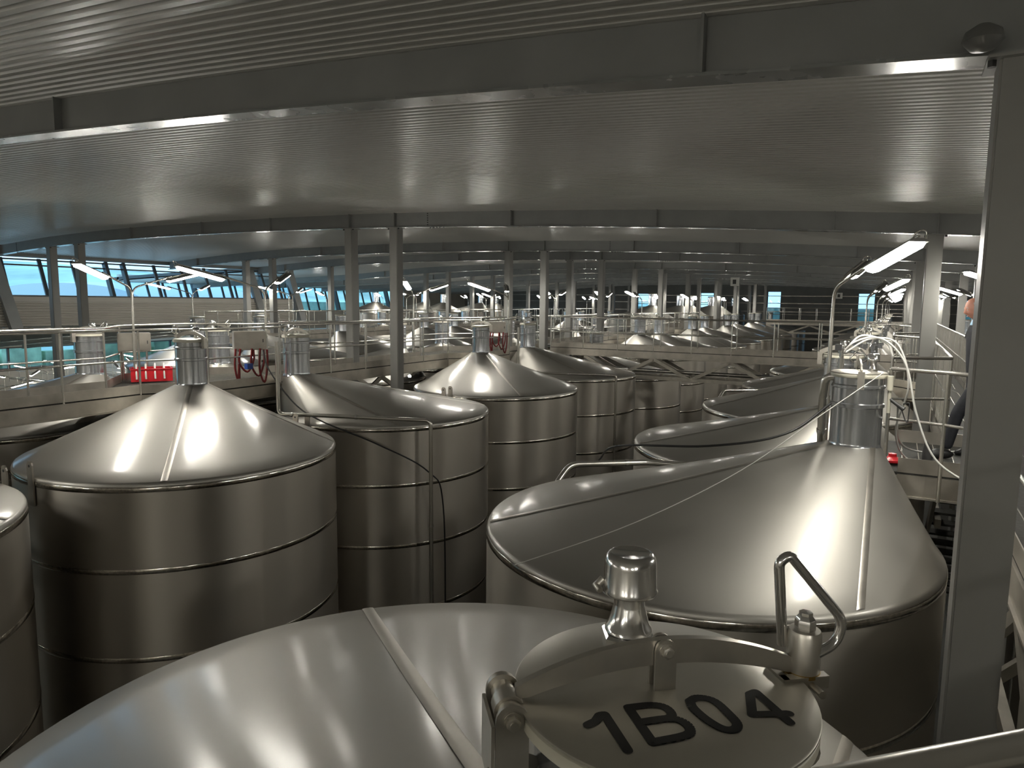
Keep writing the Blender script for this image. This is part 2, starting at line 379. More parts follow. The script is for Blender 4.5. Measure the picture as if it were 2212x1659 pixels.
# ------------------------------------------------------------------ tanks
TR = 2.1; RZ = 6.0; NR = .235; HC = .8
def prep_tank(sx, sy, H=RZ, R=TR, ox=.98, oy=.86):
    """meshes of a tank whose neck leans towards (sx, sy); local z=0 at the floor"""
    P = {}; N = 96; nx_, ny_ = sx * ox, sy * oy
    P['shell'] = MB().lathe([(R, 0), (R, H - .02)], seg=N).mesh('shell', 'wall', 40)
    rings = [(R, H - .03, 0), (R - .003, H - .008, 0), (R - .014, H + .012, 0), (R - .035, H + .026, 0)]
    mb = MB(); vs = []; K = 10
    prof = []
    for r, z, t in rings: prof.append((r, z, 0, 0))
    for k in range(1, K + 1):
        t = k / K; r = (R - .035) * (1 - t) + NR * t; z = H + .026 + (HC - .026) * t - .02 * math.sin(PI * t)
        prof.append((r, z, nx_ * t, ny_ * t))
    for r, z, ax, ay in prof: vs += [(ax + r * math.cos(2 * PI * k / N), ay + r * math.sin(2 * PI * k / N), z) for k in range(N)]
    P['cone_top'] = mb.add(vs, [(i * N + k, i * N + (k + 1) % N, (i + 1) * N + (k + 1) % N, (i + 1) * N + k) for i in range(len(prof) - 1) for k in range(N)]).mesh('cone_top', 'cone', 50)
    P['bands'] = [MB().lathe([(R + .0005, z - .032), (R + .004, z - .028), (R + .005, z), (R + .004, z + .028), (R + .0005, z + .032)], seg=N).mesh('weld_band', 'band', 60) for z in (H - .06, H - 1.05, H - 2.15, H - 3.35, H - 4.6)]
    def onc(a, t, up=.004):
        r = (R - .035) * (1 - t) + NR * t; z = H + .026 + (HC - .026) * t - .02 * math.sin(PI * t)
        return Vector((nx_ * t + r * math.cos(a), ny_ * t + r * math.sin(a), z + up))
    seams = []
    for a in (-.76, .75, 2.41, 3.66):
        mb = MB(); vs = []
        for k in range(13):
            t = k / 12; p = onc(a, t); q = onc(a + .01, t); d = (q - p).normalized() * (.038); vs += [p - d, p - d * .55 + Vector((0, 0, .003)), p + d * .55 + Vector((0, 0, .003)), p + d]
        mb.add(vs, [(4 * k + j, 4 * k + j + 1, 4 * k + 5 + j, 4 * k + 4 + j) for k in range(12) for j in range(3)])
        seams.append(mb.mesh('radial_weld', 'seam', 60))
    P['seams'] = seams
    P['lugs'] = []
    for s in (-1, 1):
        mb = MB(); pr = [(-.055, -.32), (.055, -.32), (.055, .17), (.045, .205), (.02, .225), (-.02, .225), (-.045, .205), (-.055, .17)]
        yy = s * (R + .006); y2 = s * (R + .026)
        vs = [(x, yy, H + z) for x, z in pr] + [(x, y2, H + z) for x, z in pr]; k = len(pr)
        mb.add(vs, [tuple(range(k)), tuple(range(k, 2 * k))[::-1]] + [(i, i + k, (i + 1) % k + k, (i + 1) % k) for i in range(k)])
        P['lugs'].append((mb.mesh('lifting_lug', 'galv'), MB().tube([(0, s * (R + .003), H + .165), (0, s * (R + .029), H + .165)], .017, 10).mesh('lug_hole', 'dark')))
    c = (nx_, ny_, H + HC)
    P['neck'] = MB().lathe([(NR + .02, -.03), (NR + .004, .0), (NR, .03), (NR, .38), (NR + .012, .39), (NR + .012, .42), (NR, .43), (NR, .57), (NR + .01, .58), (NR + .01, .60), (NR, .61), (NR, .68)], c, 48).mesh('neck', 'neck', 35)
    P['rim_ring'] = MB().lathe([(NR, .675), (NR + .022, .68), (NR + .025, .70), (NR + .02, .715), (NR, .715)], c, 48).mesh('gasket_ring', 'cream', 40)
    P['lid'] = MB().lathe([(NR + .018, .716), (NR + .02, .724), (NR + .005, .73), (NR * .7, .735), (.001, .74)], c, 48).mesh('lid', 'lid', 50)
    # arm with clamp
    ang = math.atan2(sy, sx) + .9; d = Vector((math.cos(ang), math.sin(ang), 0)); cc = Vector(c)
    mb = MB(); pts = [cc + d * (s * .29) + Vector((0, 0, .74 + .085 * (1 - s * s))) for s in [i / 5 - 1 for i in range(11)]]
    for a, b in zip(pts, pts[1:]): mb.bar(a, b, .014, .06)
    P['lid_arm'] = mb.mesh('lid_arm', 'cast', 40)
    e = cc + d * .30 + Vector((0, 0, .74)); e2 = cc - d * .29 + Vector((0, 0, .7))
    P['clamp_screw'] = MB().tube([e + Vector((0, 0, -.15)), e + Vector((0, 0, .13))], .012, 8).tube([e + Vector((0, 0, .0)), e + Vector((0, 0, .07))], .03, 10).mesh('clamp_screw', 'cast', 40)
    s_ = d.cross(Vector((0, 0, 1)))
    P['clamp_handle'] = MB().tube(rounded([e + Vector((0, 0, .03)), e + s_ * .10 + Vector((0, 0, .09)), e + s_ * .02 + d * .06 + Vector((0, 0, .20)), e - s_ * .08 + Vector((0, 0, .09)), e + Vector((0, 0, .03))], .03, 3), .009, 6).mesh('clamp_handle', 'polish', 60)
    P['hinge'] = MB().box(tuple(e2 - Vector((.03, .03, .12))), tuple(e2 + Vector((.03, .03, .05)))).mesh('hinge', 'cast')
    v = cc + s_ * .12 + Vector((0, 0, .735))
    P['breather_valve'] = MB().lathe([(.045, 0), (.045, .02), (.036, .025), (.028, .07), (.028, .10), (.055, .102), (.055, .16), (.045, .175), (.001, .178)], v, 16).mesh('breather_valve', 'polish', 50)
    return P
def put_tank(P, x, y, label, group, full=True, name='storage_tank'):
    t = thing(name, label, 'tank', (x, y, 0), group=group)
    for k in ('shell', 'cone_top', 'neck', 'rim_ring', 'lid') + (('lid_arm', 'clamp_screw', 'clamp_handle', 'hinge', 'breather_valve') if full else ()):
        link(P[k], {'rim_ring': 'gasket_ring'}.get(k, k), t)
    for b in P['bands'][:5 if full else 3]: link(b, 'weld_band', t)
    if full:
        for s in P['seams']: link(s, 'radial_weld', t)
        for a, b in P['lugs']: l = link(a, 'lifting_lug', t); link(b, 'lug_hole', l)
    return t
TM = {(sx, sy): prep_tank(sx, sy) for sx in (-1, 1) for sy in (-1, 1)}
TMH = {(sx, sy): prep_tank(sx, sy, 7.25) for sx in (-1, 1) for sy in (-1, 1)}
SGN = lambda k: (1 if k in (-2, 0, 2, 5, 7, 9, 11, 13) else -1)
LX = -8.96; RX = -1.59
spec = {-1: 'cut off by the frame at bottom left', 0: 'with the widest fully visible cone, in front of the red crate', 1: 'with a thick black cable hanging down its side', 2: 'just behind the two overhead lug plates'}
for k in range(-2, 14):
    y = 6.57 + 4.506 * k
    lb = 'offset cone tank %s' % spec[k] if k in spec else 'offset cone tank along the central walkway, %s behind the cable tank' % (ORD[max(0, k - 2)])
    if k == -2: continue
    if k == 4:
        P4 = prep_tank(-1, -1, 5.55, 1.95); put_tank(P4, LX + .2, 25.2, 'low stainless tank standing under the truss bridge', None); continue
    put_tank(TM[(-1, SGN(k))] if k != 1 else prep_tank(-1, -1, ox=.8, oy=1.55), LX, y, lb, 'tanks on the near side of the central walkway', k < 8)
for k in range(1, 14):
    y = 6.82 + 4.537 * k
    if k == 4: y += .25
    put_tank(TM[(1, 1 if k % 2 == 0 else -1)], RX, y, ['', 'stainless tank directly behind the big steep cone beside the right column', 'stainless tank with pale oblique cone, second behind the big steep cone'][k] if k < 3 else
             'stainless tank in the right-hand row, %s behind the big steep cone' % ORD[k - 1], 'tanks along the right walkway', k < 7)
PD1 = prep_tank(1, 1, ox=1.29, oy=.94)
put_tank(PD1, RX, 6.82, 'large stainless tank with steep scratched cone and tall neck beside the white hoses', 'tanks along the right walkway')
for k in range(0, 14):
    if k < 1: y = 6.6
    else: y = 6.57 + 4.506 * k
    hi = k >= 8
    put_tank((TMH if hi else TM)[(1, SGN(k))], -13.75 if k < 3 else -14.1, y, 'stainless tank beyond the central walkway rail, %s in its row%s' % (ORD[k], ', taller than the rest' if hi else ''), 'tanks behind the central walkway', k < 6)
for k in range(2, 12):
    put_tank(TM[(-1, SGN(k))], -20.6, 6.57 + 4.506 * k, 'stainless tank in the middle distance near the left column pair, %s from the viewer' % ORD[k - 2], 'middle distance tanks by the left columns', False)
for k in range(4, 12):
    put_tank(TM[(1, SGN(k))], -27.6, 6.57 + 4.506 * k, 'distant stainless tank near the clerestory wall, %s from the viewer' % ORD[k - 4], 'distant tanks near the clerestory wall', False)
for k in range(8, 13):
    put_tank(TMH[(1, SGN(k))], -35.5, 6.57 + 4.506 * k, 'distant tall stainless tank in the annexe, %s from the viewer' % ORD[k - 8], 'annexe tanks', False)
for k in range(2, 9):
    put_tank(TM[(-1, 1 if k % 2 == 0 else -1)], 4.3, 6.82 + 4.537 * k, 'stainless tank beyond the right walkway, %s from the viewer' % ORD[k - 2], 'tanks beyond the right walkway', False)

# ---- the tank in front with its manhole cover 1B04
LC = Vector((-.325, 1.165, 7.5)); TC = Vector((RX, 2.28, 0))
Pf = prep_tank(1, -1, ox=LC.x - TC.x, oy=abs(LC.y - TC.y))
t0 = thing('storage_tank', 'huge foreground stainless tank top carrying the manhole lid marked 1B04', 'tank', TC, group='tanks along the right walkway')
for k in ('shell', 'cone_top'): link(Pf[k], k, t0)
for b in Pf['bands']: link(b, 'weld_band', t0)
for s in Pf['seams'][1:]: link(s, 'radial_weld', t0)
def T0(p): return Vector(p) - TC
def part0(mb, name, material, smooth=40, parent=None, label=None):
    me = mb.mesh(name, material, smooth); o = link(me, name, parent or t0, (0, 0, 0) if parent else tuple(-TC)); 
    if label: o['label'] = label
    return o
LR = .262
part0(MB().lathe([(.26, -.74), (.24, -.70), (.225, -.66), (.225, -.05), (.235, -.03)], LC, 64), 'neck', 'neck')
part0(MB().lathe([(.225, -.040), (LR - .004, -.036), (LR - .001, -.030), (LR - .001, -.012), (LR - .006, -.008), (.2, -.008)], LC, 72), 'gasket_ring', 'cream')
lid = part0(MB().lathe([(LR - .008, -.008), (LR, -.006), (LR, -.002), (LR - .003, 0), (.15, .0006), (.001, .001)], LC, 96), 'lid', 'lid')
u = Vector((.715, .699, 0)).normalized(); v = Vector((-u.y, u.x, 0))
CH = {'1': [(-.1711, -.0768), (-.1547, -.0703), (-.1424, -.0569), (-.1335, -.0566), (-.1366, -.1526)],
      'B': [(-.0906, -.1447), (-.0869, -.0479), (-.0479, -.0511), (-.0275, -.0623), (-.0252, -.0823), (-.0368, -.0931), (-.0856, -.0918), (-.0378, -.0938), (-.0194, -.1066), (-.0166, -.1269), (-.0314, -.1419), (-.0906, -.1447)],
      '0': [(.0231, -.0577), (.0421, -.051), (.0634, -.0665), (.0669, -.1037), (.0641, -.1358), (.0497, -.148), (.0335, -.1409), (.0222, -.1125), (.0181, -.0779), (.0231, -.0577)],
      '4': [(.1504, -.1534), (.1503, -.0609), (.1361, -.0647), (.1037, -.1185), (.165, -.1319)]}
for ci, (ch, pts) in enumerate(CH.items()):
    P2 = [Vector((a, b, 0)) for a, b in pts]
    if ch == '0': P2 = catmull(P2, 5)
    if ch == 'B': P2 = P2[:2] + catmull(P2[1:7], 4)[1:] + catmull(P2[6:], 4)[1:]
    mb = MB(); hw = .0083
    for i, (a, b) in enumerate(zip(P2, P2[1:])):
        d = (b - a).normalized(); s_ = Vector((-d.y, d.x, 0)) * hw; z = .0018 + .00002 * i
        q = [LC + u * p.x + v * p.y + Vector((0, 0, z)) for p in (a - s_, b - s_, b + s_, a + s_)]
        mb.add(q, [(0, 1, 2, 3)])
    for i, a in enumerate(P2):
        z = .0016 - .00002 * i
        mb.add([LC + u * (a.x + hw * math.cos(PI * k / 8)) + v * (a.y + hw * math.sin(PI * k / 8)) + Vector((0, 0, z)) for k in range(16)], [tuple(range(16))])
    o = mb.build('printed_character', 'ink', lid); o['label'] = 'black character %s' % ch
# arched bar
ad = Vector((.77, .638, 0)).normalized(); an = Vector((-ad.y, ad.x, 0))
AL = .265; mb = MB(); top = []; bot = []
for i in range(25):
    s = i / 12 - 1; zt = .090 - .062 * s * s; zb = .045 - .045 * s * s
    if abs(s) > .97: zb = zt - .028
    top.append((s * AL, zt)); bot.append((s * AL, max(zb, .006)))
k = len(top); vs = []
for off in (-.007, .007):
    vs += [LC + ad * s + an * off + Vector((0, 0, z)) for s, z in top] + [LC + ad * s + an * off + Vector((0, 0, z)) for s, z in bot]
fs = []
for i in range(k - 1):
    fs += [(i, i + 1, k + i + 1, k + i), (2 * k + i, 3 * k + i, 3 * k + i + 1, 2 * k + i + 1), (i, 2 * k + i, 2 * k + i + 1, i + 1), (k + i, k + i + 1, 3 * k + i + 1, 3 * k + i)]
fs += [(0, k, 3 * k, 2 * k), (k - 1, 3 * k - 1, 4 * k - 1, 2 * k - 1)]
part0(MB().add(vs, fs), 'lid_arm', 'cast', 30, label='arched flat bar over the lid')
B0 = LC.copy()
# centre bracket
def plate(c, ax, nrm, w_, z0, z1, th):
    """upright plate with rounded top, standing along ax"""
    pr = [(-w_, z0), (w_, z0), (w_, z1 - w_)] + [(w_ * math.cos(a), z1 - w_ + w_ * math.sin(a)) for a in [PI * i / 8 for i in range(1, 8)]] + [(-w_, z1 - w_)]
    n_ = len(pr); vs = [c + ax * x + nrm * o + Vector((0, 0, z)) for o in (-th / 2, th / 2) for x, z in pr]
    return vs, [tuple(range(n_))[::-1], tuple(range(n_, 2 * n_))] + [(i, (i + 1) % n_, (i + 1) % n_ + n_, i + n_) for i in range(n_)]
mb = MB()
for s in (-1, 1): mb.add(*plate(B0 + an * s * .0125, ad, an, .0195, .001, .093, .006))
part0(mb, 'centre_bracket', 'cast', 30)
def hexbolt(c, d, r, h):
    mb = MB(); q = Vector((0, 0, 1)).rotation_difference(d).to_matrix()
    mb.lathe([(r * 1.25, 0), (r * 1.25, h * .25)], c, 20, cap1=True, mtx=q).lathe([(r, h * .25), (r, h), (r * .8, h * 1.08)], c, 6, cap1=True, mtx=q).lathe([(r * .55, h), (r * .55, h * 1.3)], c, 12, cap1=True, mtx=q); return mb
part0(hexbolt(B0 - an * .016 + Vector((0, 0, .073)), -an, .011, .010), 'bracket_bolt', 'cast', 30)
# hinge at the left end
HG = LC - ad * .277 + Vector((0, 0, -.012))
part0(MB().tube([HG - an * .03, HG + an * .055], .021, 20).tube([HG - an * .012, HG + an * .02], .027, 20), 'hinge_barrel', 'cast', 40)
part0(MB().tube([HG + an * .055, HG + an * .062], .03, 20), 'hinge_washer', 'cast', 40)
mb = MB(); mb.add(*plate(HG - an * .036, ad, an, .028, -.12, .028, .007)); mb.add(*plate(HG + an * .068, ad, an, .028, -.12, .028, .006))
mb.bar(HG - ad * .032 - an * .036 + Vector((0, 0, -.07)), HG - ad * .032 + an * .068 + Vector((0, 0, -.07)), .006, .12)
part0(mb, 'hinge_bracket', 'cast', 30)
part0(MB().box(tuple(HG + Vector((-.01, -.03, -.13))), tuple(HG + Vector((.05, .04, -.10)))), 'hinge_foot', 'galv', 30)
part0(hexbolt(HG - an * .040, -an, .0125, .012), 'hinge_bolt', 'cast', 30)
cw = HG - ad * .035 - an * .02 + Vector((0, 0, -.10)); mb = MB()
for i in range(5):
    a = cw - Vector((.012, .010, .012)) * i; mb.tube([a + Vector((math.cos(q) * .007, math.sin(q) * .004, math.sin(q) * .007)) for q in [PI * j / 4 for j in range(9)]], .0014, 5)
part0(mb, 'safety_chain', 'polish', 60)
# clamp at the right end
K0 = LC + ad * .277; 
yk = K0 + Vector((0, 0, -.028))
mb = MB()
for s in (-1, 1): mb.bar(yk - ad * .055 + an * s * .021 + Vector((0, 0, .022)), yk + ad * .035 + an * s * .021 + Vector((0, 0, .022)), .018, .024)
mb.bar(yk - ad * .05 - an * .03 + Vector((0, 0, .022)), yk - ad * .05 + an * .03 + Vector((0, 0, .022)), .014, .024)
part0(mb, 'clamp_fork', 'cast', 30)
part0(MB().tube([yk - an * .062 + Vector((0, 0, .018)), yk + an * .062 + Vector((0, 0, .018))], .0075, 12), 'cross_pin', 'cast', 40)
part0(MB().lathe([(.030, .035), (.030, .105), (.027, .112), (.012, .112)], yk, 28, cap0=True), 'clamp_sleeve', 'cast', 40)
part0(MB().lathe([(.031, .028), (.031, .035)], yk, 24, cap0=True, cap1=True), 'brass_washer', mat('tarnished_brass', (.45, .30, .10), .35, 1), 40)
mb = MB(); pr = []
for i in range(54): pr.append((.0125 if i % 2 else .0105, -.11 + i * .0043))
part0(MB().lathe(pr, yk, 14), 'threaded_rod', 'cast', 60)
part0(MB().lathe([(.016, .110), (.0185, .113), (.0185, .130), (.0155, .135), (.012, .139), (.012, .145), (.001, .146)], yk, 6, cap0=True), 'hex_nut', 'polish', 30)
h0 = yk + Vector((-.014, -.008, .085)); r_ = Vector((.877, .48, 0)); 
fr = Vector((.475, -.872, 0))
pts = [h0 - r_ * .015 + an * .015 - Vector((0, 0, .01)), h0 - r_ * .033 + Vector((0, 0, .150)) + an * .01, h0 - r_ * .014 + Vector((0, 0, .165)) + an * .01, h0 + r_ * .085 + Vector((0, 0, .045)), h0 + r_ * .075 + Vector((0, 0, .0)), h0 + r_ * .01 + Vector((0, 0, -.022)) + fr * .02]
part0(MB().tube(rounded(pts, .03, 6), .0095, 14), 'handle_loop', 'polish', 60)
part0(MB().tube([yk - an * .02 + Vector((0, 0, -.115)), yk + an * .02 + Vector((0, 0, -.115))], .018, 14).tube([yk - an * .032 + Vector((0, 0, -.115)), yk - an * .022 + Vector((0, 0, -.115))], .026, 14), 'eye_bolt', 'cast', 40)
part0(MB().bar(yk - ad * .10 + Vector((0, 0, -.125)), yk + ad * .01 + Vector((0, 0, -.125)), .05, .014), 'eye_bolt_bracket', 'cast', 30)
# breather valve with hexagonal union on the lid
VC = LC + Vector((-.104, .118, -.002))
rv = part0(MB().lathe([(.052, .0), (.056, .005), (.056, .026), (.051, .031), (.040, .032)], VC, 6, cap0=True, cap1=True), 'union_nut', 'polish', 20)
VB = MB().lathe([(.044, .032), (.047, .034), (.045, .042), (.040, .048), (.034, .072), (.031, .084), (.030, .088), (.030, .112)], VC, 40)
part0(VB, 'valve_body', 'polish', 50)
part0(MB().lathe([(.030, .112), (.054, .113), (.055, .117), (.0525, .122), (.051, .170), (.048, .184), (.042, .191), (.038, .192), (.036, .1905), (.001, .1905)], VC, 48), 'valve_cap', 'polish', 50)
part0(MB().tube([VC + Vector((-.046, -.026, .138)), VC + Vector((-.056, -.034, .124)), VC + Vector((-.045, -.045, .120))], [.008, .010, .006], 8), 'cap_clip', 'cast', 50)

# ------------------------------------------------------------------ walkways
def rail_run(t, pts, z, closed=False, pickets=False, h=1.05, r=.021):
    P3 = [Vector((x, y, z)) for x, y in pts]
    MB().tube([p + Vector((0, 0, h)) for p in P3], r, 10).build('handrail', 'tube', t, 60)
    MB().tube([p + Vector((0, 0, h * .52)) for p in P3], r * .75, 8).build('mid_rail', 'tube', t, 60)
    tb = MB()
    for a, b in zip(P3, P3[1:]):
        L = (b - a).length; k = max(1, round(L / 1.25))
        for i in range(k):
            p = a + (b - a) * (i / k)
            MB().tube([p + Vector((0, 0, -.22)), p + Vector((0, 0, h))], .018, 8).build('post', 'tube', t, 60)
        if pickets:
            k = int(L / .22)
            for i in range(k):
                p = a + (b - a) * ((i + .5) / k); tb.tube([p + Vector((0, 0, .1)), p + Vector((0, 0, h))], .011, 6, False)
    if pickets: o = tb.build('pickets', 'tube', t, 60); o['kind'] = 'stuff'
def fascia(t, pts, z, side=1):
    a_, b_, c_ = MB(), MB(), MB()
    for p, q in zip(pts, pts[1:]):
        p = Vector((*p, z)); q = Vector((*q, z))
        a_.bar(p + Vector((0, 0, .075)), q + Vector((0, 0, .075)), .008, .15); b_.bar(p - Vector((0, 0, .125)), q - Vector((0, 0, .125)), .05, .21)
        c_.bar(p - Vector((0, 0, .24)), q - Vector((0, 0, .24)), .10, .02)
    a_.build('toe_board', 'galv', t); b_.build('side_channel', 'galv', t); c_.build('channel_flange', 'truss', t)
def truss(t, p, q, z, depth=.55, bay=1.3, back=None):
    p = Vector((*p, z - .26)); q = Vector((*q, z - .26)); L = (q - p).length; k = max(2, int(L / bay)); k += k % 2
    MB().bar(p - Vector((0, 0, depth)), q - Vector((0, 0, depth)), .07, .11).build('bottom_chord', 'truss', t)
    for i in range(k):
        a = p + (q - p) * (i / k); b = p + (q - p) * ((i + 1) / k)
        a = a - Vector((0, 0, depth if i % 2 else 0)); b = b - Vector((0, 0, 0 if i % 2 else depth))
        MB().bar(a, b, .05, .10).build('brace', 'truss', t)
def deck(t, quads, z):
    mb = MB()
    for q in quads:
        mb.add([(x, y, z) for x, y in q] + [(x, y, z - .03) for x, y in q], [(0, 1, 2, 3), (7, 6, 5, 4), (0, 4, 5, 1), (1, 5, 6, 2), (2, 6, 7, 3), (3, 7, 4, 0)])
    mb.build('deck', 'grate', t)
    g = MB()   # raised grating bars
    for q in quads:
        p0, p1, p2, p3 = [Vector((*c, z + .004)) for c in q]; L = (p3 - p0).length; k = int(L / .18)
        k = max(2, int((p1 - p0).length / .16))
        for i in range(1, k): a = p0 + (p1 - p0) * (i / k); b = p3 + (p2 - p3) * (i / k); g.bar(a, b, .010, .010)
    if len(g.v): o = g.build('grating_bars', 'tube', t); o['kind'] = 'stuff'
def edge_pts(xs, xn, nodes, y0, y1, sgn):
    """walkway edge at xs that steps out to xn around every node"""
    pts = [(xs, y0)]
    for ny in nodes:
        if ny - 2 < y0 or ny + 2 > y1: continue
        pts += [(xs, ny - 1.65), (xn, ny - .8), (xn, ny + .8), (xs, ny + 1.65)]
    return pts + [(xs, y1)]
def walkway(name, label, xa, xb, na, nb, nodes, y0, y1, z, fa=True, fb=True, tr=True, pick=False):
    t = thing(name, label, 'walkway')
    ea = edge_pts(xa, na, nodes, y0, y1, -1); eb = edge_pts(xb, nb, nodes, y0, y1, 1)
    deck(t, [(a0, b0, b1, a1) for a0, a1, b0, b1 in zip(ea, ea[1:], eb, eb[1:])], z)
    for e, f in ((ea, fa), (eb, fb)):
        fascia(t, e, z)
        if f: rail_run(t, e, z, pickets=pick)
    if tr:
        for e in (ea, eb):
            for p, q in zip(e, e[1:]):
                if (Vector(q) - Vector(p)).length > 2: truss(t, p, q, z, .8)
    return t
ZD = 6.6
wk = walkway('catwalk', 'central steel catwalk with handrails running between the tank rows', -11.8, -10.86, -12.7, -10.27, [8.8, 17.85], 1.0, 21.9, ZD)
wk = walkway('catwalk', 'continuation of the central catwalk beyond the truss bridge', -11.8, -10.86, -12.5, -10.3, [31.4, 40.4], 23.6, 44, ZD)
wk = walkway('catwalk', 'far left steel catwalk between the left column pairs', -24.5, -23.7, -25.2, -23.0, [22.3, 31.4, 40.4], 19, 60, ZD, tr=False)
wk = walkway('catwalk', 'right steel catwalk where the man stands, with barred railings', .62, 1.3, -.05, 1.3, [8.7, 17.8, 26.9], 10.2, 62, 6.5, tr=True, pick=True)
# near part of the right catwalk
t = thing('catwalk', 'near stretch of the right catwalk with open rails beside the big column', 'walkway')
deck(t, [((.80, 2.6), (1.9, 2.6), (1.9, 10.4), (.80, 10.4)), ((-.02, 8.05), (.80, 8.05), (.80, 9.9), (-.02, 9.9))], 6.5)
fascia(t, [(.80, 2.6), (.80, 8.05), (.1, 8.05)], 6.5); fascia(t, [(.1, 9.9), (.80, 9.9)], 6.5)
truss(t, (.80, 2.6), (.80, 8.0), 6.5, .8); truss(t, (1.9, 2.6), (1.9, 8.0), 6.5, .8)
rail_run(t, [(-.02, 8.02), (.46, 7.85), (.78, 7.6), (.80, 5.0), (.80, 3.0)], 6.5)
rail_run(t, [(-.02, 9.75), (.62, 10.1)], 6.5)
rail_run(t, [(1.9, 3.0), (1.9, 10.4)], 6.5)
MB().bar((.80, 4.9, 5.7), (1.9, 4.9, 5.7), .2, .25).build('cross_beam', 'truss', t)
for y in (4.6, 6.8): MB().bar((1.9, y, 6.2), (.82, y, 5.0), .08, .08).build('brace', 'truss', t)
MB().bar((.75, 8.0, 6.2), (.62, 6.9, 5.2), .10, .06).build('brace', 'truss', t)
# stair flight seen at the right margin
t = thing('steel_stair', 'steel stair flight with stringers below the right catwalk, behind the tank edge', 'stair')
for x in (.55, 1.35): MB().bar((x, 9.6, 6.1), (x, 13.8, 3.2), .04, .2).build('stringer', 'galv', t)
for i in range(12): MB().box((.57, 9.75 + i * .34, 5.97 - i * .235), (1.33, 9.98 + i * .34, 6.0 - i * .235)).build('tread', 'grate', t)
# truss bridge
t = thing('truss_bridge', 'steel truss footbridge crossing between the tank rows in the middle distance', 'walkway')
by0, by1 = 22.45, 23.25; zb = 6.62
deck(t, [((-10.86, by0), (.6, by0), (.6, by1), (-10.86, by1))], zb)
for yy in (by0, by1):
    fascia(t, [(-10.7, yy), (.5, yy)], zb); rail_run(t, [(-10.7, yy), (.5, yy)], zb)
    truss(t, (-9.4, yy), (.4, yy), zb, .62, 1.35)
for i in range(9): MB().bar((-9.0 + i * 1.1, by0, zb - .78), (-9.0 + i * 1.1, by1, zb - .78), .04, .04).build('cross_bar', 'truss', t)
MB().tube([(-9.4, by0 + .3, 5.95), (.2, by0 + .3, 5.95)], .06, 10).build('service_pipe', 'tube', t, 60)
t = thing('footbridge', 'distant footbridge with handrails in front of the far wall', 'walkway')
deck(t, [((-9, 58), (.6, 58), (.6, 58.9), (-9, 58.9))], 6.9)
for yy in (58, 58.9): fascia(t, [(-9, yy), (.5, yy)], 6.9); rail_run(t, [(-9, yy), (.5, yy)], 6.9); truss(t, (-9, yy), (.4, yy), 6.9, .6, 1.5)
# handrail right beside the camera
t = thing('handrail_section', 'thick polished tube handrail crossing the bottom right corner', 'railing')
MB().tube([(-.62, .395, 7.55), (.9, 1.80, 7.577)], .0245, 24).build('rail_tube', 'tube', t, 60)
MB().tube([(.90, 1.80, 7.57), (.92, 1.82, 6.3)], .02, 12).build('post', 'tube', t, 60)

# ------------------------------------------------------------------ lamps
def lamp_meshes(arm=.93, rise=.49, head=.88):
    L = {}
    pts = rounded([(0, 0, 0), (0.015, 0, rise * .70), (arm, 0, rise * 1.20)], .55, 10); L['arm'] = MB().tube(pts, .017, 10).mesh('arm', 'tube', 60)
    d = Vector((1, 0, .22)).normalized(); n_ = Vector((-d.z, 0, d.x)); b = Vector((arm - .12, 0, rise * 1.12)); s_ = Vector((0, 1, 0))
    def sec(w0, z0, w1, z1, l0, l1):
        vs = []
        for l, k in ((l0, 1), (l1, 1)):
            c = b + d * l; vs += [c - s_ * w0 + n_ * z0, c + s_ * w0 + n_ * z0, c + s_ * w1 + n_ * z1, c - s_ * w1 + n_ * z1]
        return vs, [(0, 1, 2, 3), (7, 6, 5, 4), (0, 4, 5, 1), (1, 5, 6, 2), (2, 6, 7, 3), (3, 7, 4, 0)]
    L['housing'] = MB().add(*sec(.085, -.045, .055, -.015, 0, head)).mesh('housing', 'housing')
    L['tube'] = MB().tube([b, b + d * head], .012, 8).mesh('support_tube', 'tube', 60)
    vs = []; ring = []
    N = 5
    for l, k in ((.015, .55), (.05, 1), (head - .05, 1), (head - .015, .55)):
        c = b + d * l
        for j in range(N): a = PI * j / (N - 1); vs.append(c + s_ * (.078 * k * math.cos(a)) - n_ * (.046 + .05 * k * math.sin(a)))
    fs = [(i * N + j, i * N + j + 1, (i + 1) * N + j + 1, (i + 1) * N + j) for i in range(3) for j in range(N - 1)] + [tuple(range(N)), tuple(range(3 * N, 4 * N))[::-1]]
    L['diffuser'] = MB().add(vs, fs).mesh('diffuser', 'lamp', 60)
    e = b + d * head; L['bail'] = MB().tube([e - s_ * .05 - n_ * .02] + [e + d * (.07 * math.sin(a)) - s_ * (.05 * math.cos(a)) + n_ * (.03 * math.sin(a)) for a in [PI * i / 6 for i in range(1, 6)]] + [e + s_ * .05 - n_ * .02], .006, 6).mesh('end_bail', 'tube', 60)
    return L
LM = lamp_meshes()
def lamp_post(x, y, z0, angs, label, group, zt=8.0, full=True):
    t = thing('lamp_post', label, 'lamp', (x, y, 0), group=group)
    mb = MB().tube([(0, 0, z0), (0, 0, z0 + .9)], .032, 10).tube([(0, 0, z0 + .9), (0, 0, zt + .02)], .022, 10); mb.build('pole', 'tube', t, 60)
    for a in angs:
        def pl(k, nm, par=t, top=True):
            o = link(LM[k], nm, par)
            if top: o.location = (0, 0, zt); o.rotation_euler = (0, 0, a)
            return o
        pl('arm', 'lamp_arm'); h = pl('housing', 'lamp_head'); o = pl('diffuser', 'diffuser', h, False)
        if full: pl('tube', 'support_tube', h, False); pl('bail', 'end_bail', h, False)
a1 = math.radians(-97)
lamp_post(-10.35, 9.35, 6.6, [a1, a1 + math.radians(219)], 'two armed lamp post beside the grey cabinet with red hoses', 'lamp posts on the central walkway')
